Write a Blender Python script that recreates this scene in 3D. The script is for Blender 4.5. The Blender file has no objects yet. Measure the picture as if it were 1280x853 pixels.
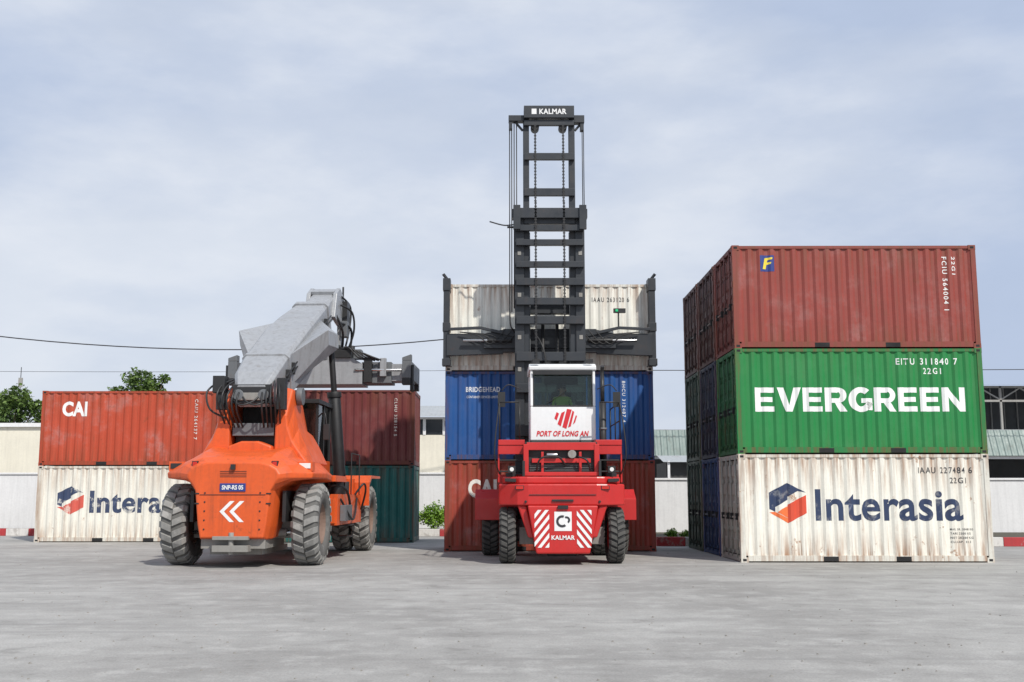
import bpy, bmesh, math, random
from mathutils import Vector, Matrix, Quaternion
random.seed(7)
sc=bpy.context.scene
R=math.radians
# ---------------------------------------------------------------- materials
MC={}
def nodes(m):
    m.use_nodes=True
    nt=m.node_tree; nt.nodes.clear()
    out=nt.nodes.new('ShaderNodeOutputMaterial'); b=nt.nodes.new('ShaderNodeBsdfPrincipled')
    nt.links.new(b.outputs[0],out.inputs[0])
    return nt,b,out
def N(nt,t,**k):
    n=nt.nodes.new(t)
    for a,v in k.items(): setattr(n,a,v)
    return n
def noise(nt,vec,scale,detail=5,rough=.6):
    n=N(nt,'ShaderNodeTexNoise'); n.inputs['Scale'].default_value=scale
    n.inputs['Detail'].default_value=detail; n.inputs['Roughness'].default_value=rough
    nt.links.new(vec,n.inputs['Vector']); return n.outputs[0]
def ramp(nt,fac,a,b,lo=0.,hi=1.):
    n=N(nt,'ShaderNodeMapRange'); n.inputs[1].default_value=a; n.inputs[2].default_value=b
    n.inputs[3].default_value=lo; n.inputs[4].default_value=hi
    nt.links.new(fac,n.inputs[0]); return n.outputs[0]
def mixc(nt,fac,a,b,mode='MIX'):
    n=N(nt,'ShaderNodeMix',data_type='RGBA',blend_type=mode)
    for s,v in ((n.inputs[0],fac),(n.inputs[6],a),(n.inputs[7],b)):
        if isinstance(v,(int,float)): s.default_value=v
        elif isinstance(v,(tuple,list)): s.default_value=(*v,1) if len(v)==3 else v
        else: nt.links.new(v,s)
    return n.outputs[2]
def mul(nt,a,b,op='MULTIPLY'):
    n=N(nt,'ShaderNodeMath',operation=op)
    for s,v in ((n.inputs[0],a),(n.inputs[1],b)):
        if isinstance(v,(int,float)): s.default_value=v
        else: nt.links.new(v,s)
    return n.outputs[0]
def coords(nt,scale=(1,1,1)):
    tc=N(nt,'ShaderNodeTexCoord'); oi=N(nt,'ShaderNodeObjectInfo')
    mp=N(nt,'ShaderNodeMapping'); mp.inputs['Scale'].default_value=scale
    cb=N(nt,'ShaderNodeCombineXYZ'); r=mul(nt,oi.outputs['Random'],60.0)
    for i in range(3): nt.links.new(r,cb.inputs[i])
    nt.links.new(tc.outputs['Object'],mp.inputs['Vector']); nt.links.new(cb.outputs[0],mp.inputs['Location'])
    return mp.outputs[0]
def paint(name,col,rust=.3,rough=.45,dirt=.3,metal=0,chip=None,rustcol=(.16,.055,.02),bump=.15,edge=0,fade=0):
    if name in MC: return MC[name]
    m=bpy.data.materials.new(name); nt,b,_=nodes(m)
    v=coords(nt); vs=coords(nt,(7,7,.45))
    n1=noise(nt,v,.9,5); n2=noise(nt,v,2.6,7,.7); n3=noise(nt,vs,1.3,5,.65); n4=noise(nt,v,14,3)
    dk=tuple(c*.6+.015 for c in col); lt=tuple(min(1,c*1.12+.012) for c in col)
    c=mixc(nt,mul(nt,ramp(nt,n1,.38,.62),.5),col,lt)
    if fade:
        fc=tuple(min(.8,q*.75+.13) for q in col)
        c=mixc(nt,mul(nt,mul(nt,ramp(nt,n1,.48,.62),ramp(nt,n2,.42,.6)),fade),c,fc)
    c=mixc(nt,mul(nt,ramp(nt,n3,.45,.8),dirt),c,dk)
    c=mixc(nt,mul(nt,ramp(nt,n4,.4,.75),dirt*.5),c,dk)
    if chip: 
        c=mixc(nt,ramp(nt,n2,.54,.62,0,chip[1]),c,chip[0])
    rf=mul(nt,mul(nt,ramp(nt,n3,.52,.68),ramp(nt,n2,.42,.60)),rust)
    sp=mul(nt,ramp(nt,n2,.63,.68),min(1,rust*1.3))
    rf=mul(nt,rf,sp,'MAXIMUM')
    if edge:
        tc=N(nt,'ShaderNodeTexCoord'); sx=N(nt,'ShaderNodeSeparateXYZ'); nt.links.new(tc.outputs['Object'],sx.inputs[0])
        ez=mul(nt,ramp(nt,sx.outputs[2],.8,.15),ramp(nt,sx.outputs[2],1.5,2.55),'MAXIMUM')
        ez=mul(nt,ez,mul(nt,ramp(nt,sx.outputs[0],.35,.05),ramp(nt,sx.outputs[0],5.7,6.0),'MAXIMUM'),'MAXIMUM')
        vt=coords(nt,(16,16,.7)); n6=noise(nt,vt,1.0,4,.6)
        ln=mul(nt,ramp(nt,n3,.44,.62),ramp(nt,n6,.54,.66),'MAXIMUM')
        rf=mul(nt,rf,mul(nt,mul(nt,ez,ln),edge),'MAXIMUM')
    c=mixc(nt,rf,c,rustcol)
    nt.links.new(c,b.inputs['Base Color'])
    nt.links.new(ramp(nt,n2,.3,.7,rough-.08,rough+.18),b.inputs['Roughness'])
    b.inputs['Metallic'].default_value=metal
    if bump:
        bp=N(nt,'ShaderNodeBump'); bp.inputs['Strength'].default_value=bump; bp.inputs['Distance'].default_value=.01
        nt.links.new(n2,bp.inputs['Height']); nt.links.new(bp.outputs[0],b.inputs['Normal'])
    MC[name]=m; return m
def glassmat():
    m=bpy.data.materials.new('cab_glass'); nt,b,out=nodes(m)
    nt.nodes.remove(b)
    t=N(nt,'ShaderNodeBsdfTransparent'); t.inputs[0].default_value=(.68,.77,.74,1)
    g=N(nt,'ShaderNodeBsdfGlossy'); g.inputs['Roughness'].default_value=.03
    fr=N(nt,'ShaderNodeFresnel'); fr.inputs[0].default_value=1.5
    mx=N(nt,'ShaderNodeMixShader'); nt.links.new(fr.outputs[0],mx.inputs[0])
    nt.links.new(t.outputs[0],mx.inputs[1]); nt.links.new(g.outputs[0],mx.inputs[2]); nt.links.new(mx.outputs[0],out.inputs[0])
    return m
GLASS=glassmat()
# ---------------------------------------------------------------- builder
class B:
    def __init__(s,name,parent=None,bevel=0,loc=None):
        s.n=name; s.p=parent; s.bv=bevel; s.bm=bmesh.new(); s.m=[]; s.loc=loc
    def mi(s,m):
        if m not in s.m: s.m.append(m)
        return s.m.index(m)
    def loft(s,secs,m,caps=True,smooth=False,closed=True):
        i=s.mi(m); rs=[[s.bm.verts.new(p) for p in sec] for sec in secs]; n=len(rs[0])
        for a,b in zip(rs,rs[1:]):
            for k in range(n if closed else n-1):
                f=s.bm.faces.new((a[k],a[(k+1)%n],b[(k+1)%n],b[k])); f.material_index=i; f.smooth=smooth
        if caps:
            for r in (rs[0][::-1],rs[-1]):
                f=s.bm.faces.new(r); f.material_index=i
        return rs
    def prism(s,pts,ax,a,b,m):
        def P(p,t): return {'x':(t,p[0],p[1]),'y':(p[0],t,p[1]),'z':(p[0],p[1],t)}[ax]
        s.loft([[P(p,a) for p in pts],[P(p,b) for p in pts]],m)
    def box(s,x0,x1,y0,y1,z0,z1,m):
        s.prism([(x0,y0),(x1,y0),(x1,y1),(x0,y1)],'z',z0,z1,m)
    def cyl(s,p,q,r,m,seg=12,r2=None):
        p=Vector(p);q=Vector(q); d=(q-p).normalized(); u=d.orthogonal().normalized(); w=d.cross(u)
        r2=r if r2 is None else r2
        mk=lambda c,r:[c+u*r*math.cos(2*math.pi*k/seg)+w*r*math.sin(2*math.pi*k/seg) for k in range(seg)]
        s.loft([mk(p,r),mk(q,r2)],m,smooth=True)
    def beam(s,p,q,w,h,m):
        p=Vector(p);q=Vector(q); d=(q-p).normalized()
        u=d.cross(Vector((0,0,1)))
        u=Vector((1,0,0)) if u.length<1e-3 else u.normalized()
        v=u.cross(d)
        mk=lambda c:[c+u*w/2*a+v*h/2*b for a,b in((-1,-1),(1,-1),(1,1),(-1,1))]
        s.loft([mk(p),mk(q)],m)
    def hose(s,pts,r,m,n=6,seg=7):
        P=[Vector(p) for p in pts]; P=[P[0]]+P+[P[-1]]; out=[]
        for i in range(1,len(P)-2):
            for k in range(n):
                t=k/n; a,b,c,d=P[i-1:i+3]
                out.append(.5*((2*b)+(c-a)*t+(2*a-5*b+4*c-d)*t*t+(3*b-a-3*c+d)*t**3))
        out.append(P[-1]); rings=[]
        for i,c in enumerate(out):
            d=(out[min(i+1,len(out)-1)]-out[max(i-1,0)]).normalized(); 
            u=d.cross(Vector((.13,.97,.2))).normalized(); w=d.cross(u)
            rings.append([c+u*r*math.cos(2*math.pi*k/seg)+w*r*math.sin(2*math.pi*k/seg) for k in range(seg)])
        s.loft(rings,m,smooth=True)
    def tyre(s,c,r,w,mt,mh,lugs=26,rim=.56,ml=None):
        ml=ml or mt
        c=Vector(c); prof=[(-.36,rim),(-.47,rim+.03),(-.5,.75),(-.47,.88),(-.40,.94),(-.2,.95),(.2,.95),(.40,.94),(.47,.88),(.5,.75),(.47,rim+.03),(.36,rim)]
        seg=48; rings=[]
        for k in range(seg+1):
            a=2*math.pi*k/seg
            rings.append([c+Vector((x*w,math.cos(a)*rr*r,math.sin(a)*rr*r)) for x,rr in prof])
        s.loft(rings,mt,caps=False,smooth=True,closed=False)
        for k in range(lugs):
            for sd in (-1,1):
                a=2*math.pi*(k+(.5 if sd>0 else 0))/lugs; da=2*math.pi/lugs*.31; sk=.10
                def pt(x,rr,a2): return c+Vector((x*w*sd,math.cos(a2)*rr*r,math.sin(a2)*rr*r))
                L=[]
                for x,r0,r1,sh in((.02,.92,1.0,sk),(.38,.92,.995,0),(.51,.80,.90,-.02)):
                    L.append([pt(x,r0,a-da+sh),pt(x,r1,a-da*.85+sh),pt(x,r1,a+da*.85+sh),pt(x,r0,a+da+sh)])
                s.loft(L,ml)
        for sd in(-1,1):
            rg=[]
            for x,rr in((.36,rim+.01),(.40,rim*.93),(.30,rim*.88),(.16,rim*.7),(.16,rim*.4),(.26,rim*.36),(.27,.001)):
                rg.append([c+Vector((x*w*sd,math.cos(2*math.pi*k/28)*rr*r,math.sin(2*math.pi*k/28)*rr*r)) for k in range(28)])
            s.loft(rg,mh,caps=False,smooth=False)
            for k in range(10):
                a=2*math.pi*k/10; q=c+Vector((.16*w*sd,math.cos(a)*rim*.55*r,math.sin(a)*rim*.55*r))
                s.cyl(q,q+Vector((.05*sd,0,0)),.022,mh,6)
    def done(s):
        bmesh.ops.recalc_face_normals(s.bm,faces=s.bm.faces[:])
        me=bpy.data.meshes.new(s.n); s.bm.to_mesh(me); s.bm.free()
        for m in s.m: me.materials.append(m)
        o=bpy.data.objects.new(s.n,me); sc.collection.objects.link(o)
        if s.p: o.parent=s.p
        if s.loc: o.location=s.loc
        if s.bv:
            b=o.modifiers.new('bevel','BEVEL'); b.width=s.bv; b.segments=2; b.limit_method='ANGLE'; b.angle_limit=R(38)
        return o
def empty(name,loc,rz=0):
    e=bpy.data.objects.new(name,None); sc.collection.objects.link(e); e.location=loc; e.rotation_euler=(0,0,rz); e.empty_display_size=.3; return e
# ---------------------------------------------------------------- corrugation + decals
CL,CW,CH=6.06,2.44,2.59
CX0=.13; CP=(CL-2*CX0)/21; CD=.036
BRK=(0,.27*CP,.5*CP,.77*CP)
def corr(x):
    s=(x-CX0)%CP
    if x<CX0 or x>CL-CX0: return 0
    if s<BRK[1]: return 0
    if s<BRK[2]: return CD*(s-BRK[1])/(BRK[2]-BRK[1])
    if s<BRK[3]: return CD
    return CD*(1-(s-BRK[3])/(CP-BRK[3]))
def finish_decal(bm,parent,name,mat,y,corrugated):
    if corrugated:
        for k in range(22):
            for q in BRK:
                bmesh.ops.bisect_plane(bm,geom=bm.verts[:]+bm.edges[:]+bm.faces[:],plane_co=(CX0+k*CP+q,0,0),plane_no=(1,0,0),dist=1e-5)
        for v in bm.verts: v.co.y=.02+corr(v.co.x)-.004
    else:
        for v in bm.verts: v.co.y=y
    for f in bm.faces:
        f.normal_update()
        if f.normal.y>0: f.normal_flip()
    me=bpy.data.meshes.new(name); bm.to_mesh(me); bm.free(); me.materials.append(mat)
    o=bpy.data.objects.new(name,me); sc.collection.objects.link(o); o.parent=parent; return o
def text(parent,s,x0,x1,z0,z1,mat,off=0,y=0,corrugated=True,vertical=False,name='lettering',shear=0,sp=1):
    cu=bpy.data.curves.new('t','FONT'); cu.body=s; cu.offset=off; cu.shear=shear; cu.space_character=sp; cu.resolution_u=4
    ob=bpy.data.objects.new('t',cu); sc.collection.objects.link(ob)
    dg=bpy.context.evaluated_depsgraph_get(); me=bpy.data.meshes.new_from_object(ob.evaluated_get(dg))
    bpy.data.objects.remove(ob)
    bm=bmesh.new(); bm.from_mesh(me)
    bmesh.ops.remove_doubles(bm,verts=bm.verts[:],dist=1e-5)
    if vertical:
        for v in bm.verts: v.co=Vector((v.co.y,-v.co.x,0))
    xs=[v.co.x for v in bm.verts]; ys=[v.co.y for v in bm.verts]
    a,b,c,d=min(xs),max(xs),min(ys),max(ys)
    for v in bm.verts: v.co=Vector((x0+(v.co.x-a)/(b-a)*(x1-x0),0,z0+(v.co.y-c)/(d-c)*(z1-z0)))
    return finish_decal(bm,parent,name,mat,y,corrugated)
def polys(parent,ps,mat,y=0,corrugated=False,name='marking'):
    bm=bmesh.new()
    for p in ps: bm.faces.new([bm.verts.new((a,0,b)) for a,b in p])
    return finish_decal(bm,parent,name,mat,y,corrugated)
def stripes(parent,x0,x1,z0,z1,mat,y,w=.09,sl=1):
    bm=bmesh.new(); h=z1-z0; t=x0-h*1.5
    while t<x1+h:
        if sl>0: q=[(t,z0),(t+w,z0),(t+w+h*.8,z1),(t+h*.8,z1)]
        else: q=[(t+h*.8,z0),(t+w+h*.8,z0),(t+w,z1),(t,z1)]
        bm.faces.new([bm.verts.new((a,0,b)) for a,b in q]); t+=2*w
    for co,no in (((x0,0,0),(-1,0,0)),((x1,0,0),(1,0,0))):
        bmesh.ops.bisect_plane(bm,geom=bm.verts[:]+bm.edges[:]+bm.faces[:],plane_co=co,plane_no=no,clear_outer=True)
    finish_decal(bm,parent,'hazard_stripes',mat,y,False)
# block letters for the bold wide lettering: polygons in a unit cell (x 0..1, z 0..1)
def arc(cx,cz,rx,rz,a0,a1,t,n=14):
    out=[]
    for k in range(n):
        a=R(a0+(a1-a0)*k/n); b=R(a0+(a1-a0)*(k+1)/n)
        P=lambda q,s,tx=t[0],tz=t[1]:(cx+(rx-s*tx)*math.cos(q),cz+(rz-s*tz)*math.sin(q))
        out.append([P(a,0),P(b,0),P(b,1),P(a,1)])
    return out
def glyph(ch):
    S=.29; T=.215
    rect=lambda a,b,c,d:[(a,c),(b,c),(b,d),(a,d)]
    if ch=='E': return [rect(0,S,0,1),rect(S,.95,0,T),rect(S,.88,.4,.6),rect(S,.95,1-T,1)]
    if ch=='V': return [[(0,1),(.36,0),(.5,0),(.5,.26),(.29,1)],[(1,1),(.71,1),(.5,.26),(.5,0),(.64,0)]]
    if ch=='R': return [rect(0,S,0,1),rect(S,.6,1-T,1),rect(S,.6,.36,.55)]+arc(.6,.68,.38,.32,-90,90,(.27,T*.86))+[[(.44,.36),(.68,0),(1,0),(.72,.38)]]
    if ch=='G': return arc(.52,.5,.52,.52,48,345,(.29,.23),22)+[rect(.54,1.0,.36,.55),rect(.74,1.0,.06,.36)]
    if ch=='N': return [rect(0,.27,0,1),rect(.73,1,0,1),[(.27,1),(.27,.62),(.73,0),(.73,.38)]]
def block_text(parent,s,x0,x1,z0,z1,mat):
    n=len(s); wd=[{'V':1.1,'G':1.08,'N':1.05,'E':.92}.get(c,1) for c in s]; gap=.085; tot=sum(wd)+gap*(n-1); x=0; ps=[]
    for c,w_ in zip(s,wd):
        for k,P in enumerate(glyph(c)): ps.append([(x0+(x+a*w_)/tot*(x1-x0),z0+b*(z1-z0)) for a,b in P])
        x+=w_+gap
    polys(parent,ps,mat,corrugated=True,name='lettering')
# ---------------------------------------------------------------- container
DARK=paint('gap_dark',(.012,.012,.013),0,.8,.2)
def container_mesh():
    b=B('c'); A,F,D,S,E='A','F','D','S','E'
    W=CW
    for x in(0.004,CL-.124):
        for y in(0.004,W-.124): b.box(x,x+.12,y,y+.12,.118,CH-.118,F)
    for x in(0,CL-.178):
        for y in(0,W-.162):
            for z in(0,CH-.118): b.box(x,x+.178,y,y+.162,z,z+.118,F)
    for x in(.045,CL-.133):
        for z in(.03,CH-.088): 
            b.box(x,x+.088,-.003,.02,z,z+.055,D); b.box(x,x+.088,W-.02,W+.003,z,z+.055,D)
    for y in(.03,W-.1):
        for z in(.03,CH-.088): b.box(-.003,.02,y,y+.07,z,z+.055,D)
    for y in(.012,W-.062):
        b.box(.178,CL-.178,y,y+.05,.03,.165,F); b.box(.178,CL-.178,y,y+.05,CH-.085,CH-.012,F)
    for x in(1.98,3.72): b.box(x,x+.36,.008,.3,.032,.14,D)
    xs=[CX0-.02]
    for k in range(21): xs+= [CX0+k*CP+q for q in BRK]
    xs+=[CL-CX0,CL-CX0+.02]
    i=b.mi(A)
    for y0,sg in((.02,1),(W-.02,-1)):
        z0,z1=.16,CH-.08
        vs=[(b.bm.verts.new((x,y0+sg*corr(x+1e-6),z0)),b.bm.verts.new((x,y0+sg*corr(x+1e-6),z1))) for x in xs]
        for p,q in zip(vs,vs[1:]):
            f=b.bm.faces.new((p[0],q[0],q[1],p[1])); f.material_index=i
    b.box(.06,CL-.06,.06,W-.06,CH-.05,CH-.03,A); b.box(.1,CL-.1,.08,W-.08,.1,.15,D)
    for k in range(20): b.box(.25+k*.285,.36+k*.285,.1,W-.1,CH-.03,CH-.014,A)
    ys=[.12]; ds=[0]; n=8; pp=(W-.24)/n
    for k in range(n):
        for q,dd in((.27,0),(.45,.04),(.82,.04),(1,0)): ys.append(.12+(k+q)*pp); ds.append(dd)
    vs=[(b.bm.verts.new((CL-.02-d,y,.16)),b.bm.verts.new((CL-.02-d,y,CH-.1))) for y,d in zip(ys,ds)]
    for p,q in zip(vs,vs[1:]):
        f=b.bm.faces.new((p[0],q[0],q[1],p[1])); f.material_index=i
    b.box(CL-.06,CL-.005,.162,W-.162,.02,.17,F); b.box(CL-.06,CL-.005,.162,W-.162,CH-.12,CH-.01,F)
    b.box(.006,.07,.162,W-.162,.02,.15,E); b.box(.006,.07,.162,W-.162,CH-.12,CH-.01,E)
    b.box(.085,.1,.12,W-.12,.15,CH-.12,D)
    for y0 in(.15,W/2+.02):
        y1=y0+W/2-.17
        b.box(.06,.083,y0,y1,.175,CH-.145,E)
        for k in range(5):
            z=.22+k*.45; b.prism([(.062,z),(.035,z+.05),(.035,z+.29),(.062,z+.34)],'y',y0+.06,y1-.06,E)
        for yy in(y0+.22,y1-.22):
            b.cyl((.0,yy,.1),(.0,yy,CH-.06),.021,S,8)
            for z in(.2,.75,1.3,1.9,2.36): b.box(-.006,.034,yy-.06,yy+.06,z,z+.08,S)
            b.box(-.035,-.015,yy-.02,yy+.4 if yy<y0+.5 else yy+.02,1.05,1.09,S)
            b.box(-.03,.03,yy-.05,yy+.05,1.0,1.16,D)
    for yy in(.115,W-.115):
        for z in(.35,.95,1.55,2.2): b.box(-.006,.05,yy-.06,yy+.06,z,z+.14,F)
    names=b.m[:]; b.m=[]
    bmesh.ops.recalc_face_normals(b.bm,faces=b.bm.faces[:])
    me=bpy.data.meshes.new('container_tpl'); b.bm.to_mesh(me); b.bm.free()
    return me,names
TPL,SLOTS=container_mesh()
def container(x,y,z,key,col,rust=.35,rz=0,frust=.75,edge=.5,fade=.25,dirt=.35,rc=(.16,.055,.02)):
    me=TPL.copy()
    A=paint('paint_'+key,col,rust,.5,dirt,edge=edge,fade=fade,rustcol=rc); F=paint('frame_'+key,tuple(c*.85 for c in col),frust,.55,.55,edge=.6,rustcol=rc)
    mp={'A':A,'F':F,'D':DARK,'S':paint('rods_'+key,tuple(c*.35+.02 for c in col),.6,.5,.4),'E':paint('doors_shaded_'+key,tuple(c*.5+.005 for c in col),.4,.6,.7)}  # door-end paint darkened: the shade on that side is put into its colour
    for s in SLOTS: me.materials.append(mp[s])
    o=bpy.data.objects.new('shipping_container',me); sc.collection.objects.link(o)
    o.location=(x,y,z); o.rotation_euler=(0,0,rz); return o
RED=(.265,.045,.032); MAROON=(.10,.020,.020); GREEN=(.008,.20,.045); WHITE=(.76,.74,.66); BLUE=(.006,.075,.27); TEAL=(.0,.115,.105)
ORED=(.46,.06,.022); NAVY=(.012,.03,.09); DGREEN=(.012,.085,.045)
RW=(.30,.14,.06)
navy_t=paint('ink_navy',(.018,.035,.09),.15,.5,.2,chip=(WHITE,.2)); or_t=paint('ink_orange',(.75,.16,.04),.15,.5,.2); or_d=paint('ink_orange_dark',(.62,.07,.03),.15,.5,.2)
navy_w=paint('ink_navy_worn',(.03,.05,.11),.15,.5,.2,chip=(WHITE,.8)); red_w=paint('ink_orange_worn',(.6,.10,.07),.15,.5,.2,chip=(WHITE,.6))
white_t=paint('ink_white',(.82,.82,.80),.03,.5,.1,chip=(GREEN,.08)); white_r=paint('ink_white_worn',(.78,.75,.7),.1,.5,.2,chip=(RED,.5))
white_b=paint('ink_white_blue',(.72,.75,.78),.1,.5,.2,chip=(BLUE,.3)); blk_t=paint('ink_black',(.03,.03,.035),0,.5,.1)
yel=paint('ink_yellow',(.75,.6,.05),0,.5,.2); bl_t=paint('ink_blue',(.02,.04,.2),0,.5,.1)
def interasia(c,nv=navy_t,o1=or_t,o2=or_d):
    x0,z0=.72,.93; w=.9; h=.96
    S=lambda u,v:(x0+u*w,z0+v*h); q=lambda L:[[S(*p) for p in P] for P in L]
    # navy cap (wide L shape) and orange cup, separated by a pale diagonal band
    polys(c,q([[(0,.35),(.17,.28),(.17,.40),(.5,.58),(.5,1),(0,.76)],[(.5,1),(.5,.66),(.78,.80),(1,.76)]]),nv,corrugated=True,name='logo_upper')
    polys(c,q([[(.22,.27),(.5,.13),(.5,.42),(.34,.35)],[(0,.27),(.5,0),(.5,.12),(.16,.28)]]),o1,corrugated=True,name='logo_lower')
    polys(c,q([[(.5,0),(1,.25),(1,.70),(.86,.64),(.5,.46)]]),o2,corrugated=True,name='logo_side')
    text(c,'Interasia',1.83,5.38,.98,1.74,nv,off=.022,sp=1.04)
RST=(5.74,26.35); rz=R(-.35)
def rs(i,lev): return (RST[0],RST[1]+i*2.50,lev*CH)
def small(c,s,x0,x1,z0,z1,m): text(c,s,x0,x1,z0,z1,m,off=.01,sp=1.25)
c=container(*rs(0,0),'white_a',WHITE,.6,rz,.95,.9,0,.3,rc=RW); interasia(c)
small(c,'IAAU 227484 6',4.35,5.65,2.12,2.27,blk_t); small(c,'22G1',5.1,5.5,1.88,2.02,blk_t)
for k in range(4): small(c,('MAX. GR. 30480 KG','TARE 2200 KG','NET 28280 KG','CU.CAP. 33.2')[k],5.05,5.6-.06*(k%2),1.66-k*.1-.9,1.71-k*.1-.9,blk_t)
c=container(*rs(0,1),'green_a',GREEN,.06,rz,.3,.10,.08,.35); block_text(c,'EVERGREEN',.46,5.6,1.03,1.62,white_t)
small(c,'EITU 311840 7',3.95,5.45,2.18,2.34,white_t); small(c,'22G1',4.6,5.05,1.95,2.1,white_t)
c=container(*rs(0,2),'red_a',RED,.3,rz,.6,.5,.45,.6)
polys(c,[[(.7,1.93),(1.05,1.93),(1.05,2.34),(.7,2.34)]],bl_t,corrugated=True,name='decal_square')
bmq=polys(c,[[(.76,1.99),(.84,1.99),(.86,2.1),(.96,2.12),(.98,2.17),(.87,2.16),(.89,2.22),(1.0,2.24),(1.01,2.29),(.82,2.27)]],yel,corrugated=True,name='decal_letter')
for v in bmq.data.vertices: v.co.y-=.003
text(c,'FCIU 564004 1',5.22,5.34,.95,2.3,white_t,off=.01,vertical=True,sp=1.3); text(c,'22G1',5.45,5.55,1.85,2.3,white_t,off=.01,vertical=True,sp=1.3)
container(*rs(1,0),'blue_b',BLUE,.3,rz); container(*rs(1,1),'navy_b',NAVY,.3,rz); container(*rs(1,2),'maroon_b',MAROON,.3,rz)
container(*rs(2,0),'dgreen',DGREEN,.3,rz); container(*rs(2,1),'dgreen2',(.015,.10,.06),.3,rz); container(*rs(2,2),'maroon_b',MAROON,.3,rz)
CX,CY=-1.64,31.35
c=container(CX,CY,0,'ored',(.34,.05,.03),.4,0,.8,.8,.8); text(c,'CAI',.68,1.5,1.52,2.05,white_r,off=.04)
c=container(CX,CY,CH,'blue_a',BLUE,.12,0,.3,.15,.1); text(c,'BRIDGEHEAD',.6,1.6,1.98,2.13,white_b,off=.03,sp=1.1); text(c,'CONTAINER SERVICES LIMITED',.62,1.58,1.80,1.87,white_b,off=.01)
text(c,'BHCU 312487 4',5.15,5.25,1.1,2.3,white_b,off=.01,vertical=True,sp=1.3)
c=container(CX,CY,2*CH,'cream',(.78,.77,.70),.45,0,.7,.7,0,.2,rc=RW); small(c,'IAAU 263120 6',4.3,5.4,2.05,2.19,blk_t)
c=container(-15.95,37.4,0,'white_l',WHITE,.5,0,.7,.6,0,rc=RW); interasia(c,navy_w,red_w,red_w)
c=container(-15.95,37.4,CH,'orange_red',ORED,.3,0,.6,.5,.9); text(c,'CAI',.72,1.58,1.70,2.22,white_t,off=.04,sp=1.05)
text(c,'CAIU 264137 7',5.3,5.42,.9,2.3,white_r,off=.01,vertical=True,sp=1.3)
c=container(-9.03,37.0,0,'teal',TEAL,.2)
c=container(-9.03,37.0,CH,'maroon_a',(.15,.025,.025),.2); text(c,'CLHU 328154 5',5.35,5.45,1.0,2.3,white_r,off=.01,vertical=True,sp=1.3)
# ---------------------------------------------------------------- ground
m=bpy.data.materials.new('concrete_yard'); nt,bs,_=nodes(m)
tc=N(nt,'ShaderNodeTexCoord'); v=tc.outputs['Object']
mp=N(nt,'ShaderNodeMapping'); mp.inputs['Scale'].default_value=(.22,1.5,1); mp.inputs['Rotation'].default_value=(0,0,.12); nt.links.new(v,mp.inputs[0])
n1=noise(nt,v,.20,6,.62); n2=noise(nt,mp.outputs[0],.8,6,.7); n3=noise(nt,v,38,3,.7); n4=noise(nt,v,1.5,7,.72)
c=mixc(nt,ramp(nt,n1,.38,.60),(.275,.265,.25),(.40,.39,.37))
c=mixc(nt,ramp(nt,n2,.44,.66,0,.6),c,(.25,.242,.23))
c=mixc(nt,ramp(nt,n4,.50,.68,0,.65),c,(.50,.49,.465))
c=mixc(nt,ramp(nt,n4,.44,.34,0,.55),c,(.185,.178,.165))
c=mixc(nt,ramp(nt,n3,.42,.68,0,.5),c,(.17,.165,.155))
n5=noise(nt,v,7,5,.8)
c=mixc(nt,ramp(nt,n5,.64,.70,0,.55),c,(.13,.125,.12))
c=mixc(nt,ramp(nt,n5,.36,.30,0,.6),c,(.56,.55,.52))
for rot,sc2,st in((.25,(.035,2.2,1),.5),(-1.1,(.03,1.8,1),.4)):
    mp2=N(nt,'ShaderNodeMapping'); mp2.inputs['Scale'].default_value=sc2; mp2.inputs['Rotation'].default_value=(0,0,rot); nt.links.new(v,mp2.inputs[0])
    nn=noise(nt,mp2.outputs[0],.9,3,.5); c=mixc(nt,mul(nt,ramp(nt,nn,.60,.68,0,st),ramp(nt,n4,.35,.6)),c,(.18,.175,.17))
nt.links.new(c,bs.inputs['Base Color']); bs.inputs['Roughness'].default_value=.82
bp=N(nt,'ShaderNodeBump'); bp.inputs['Strength'].default_value=.35; bp.inputs['Distance'].default_value=.02; nt.links.new(n5,bp.inputs['Height']); nt.links.new(bp.outputs[0],bs.inputs['Normal'])
b=B('ground'); i=b.mi(m); f=b.bm.faces.new([b.bm.verts.new(p) for p in((-900,-100,0),(900,-100,0),(900,1500,0),(-900,1500,0))]); b.done()
# loose gravel scattered on the yard
gm=paint('gravel_stone',(.25,.24,.22),0,.9,.4)
b=B('gravel')
for _ in range(420):
    y=9+22*random.random()**1.3; x=random.uniform(-.5,.5)*y*1.05; s=random.uniform(.006,.02)
    q=[(x+s*random.uniform(.7,1.2)*math.cos(a),y+s*random.uniform(.7,1.2)*math.sin(a)) for a in(0,1.2,2.5,3.8,5)]
    b.loft([[(p,r,.0) for p,r in q],[(x+(p-x)*.6,y+(r-y)*.6,s*.8) for p,r in q]],gm)
b.done()
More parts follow.
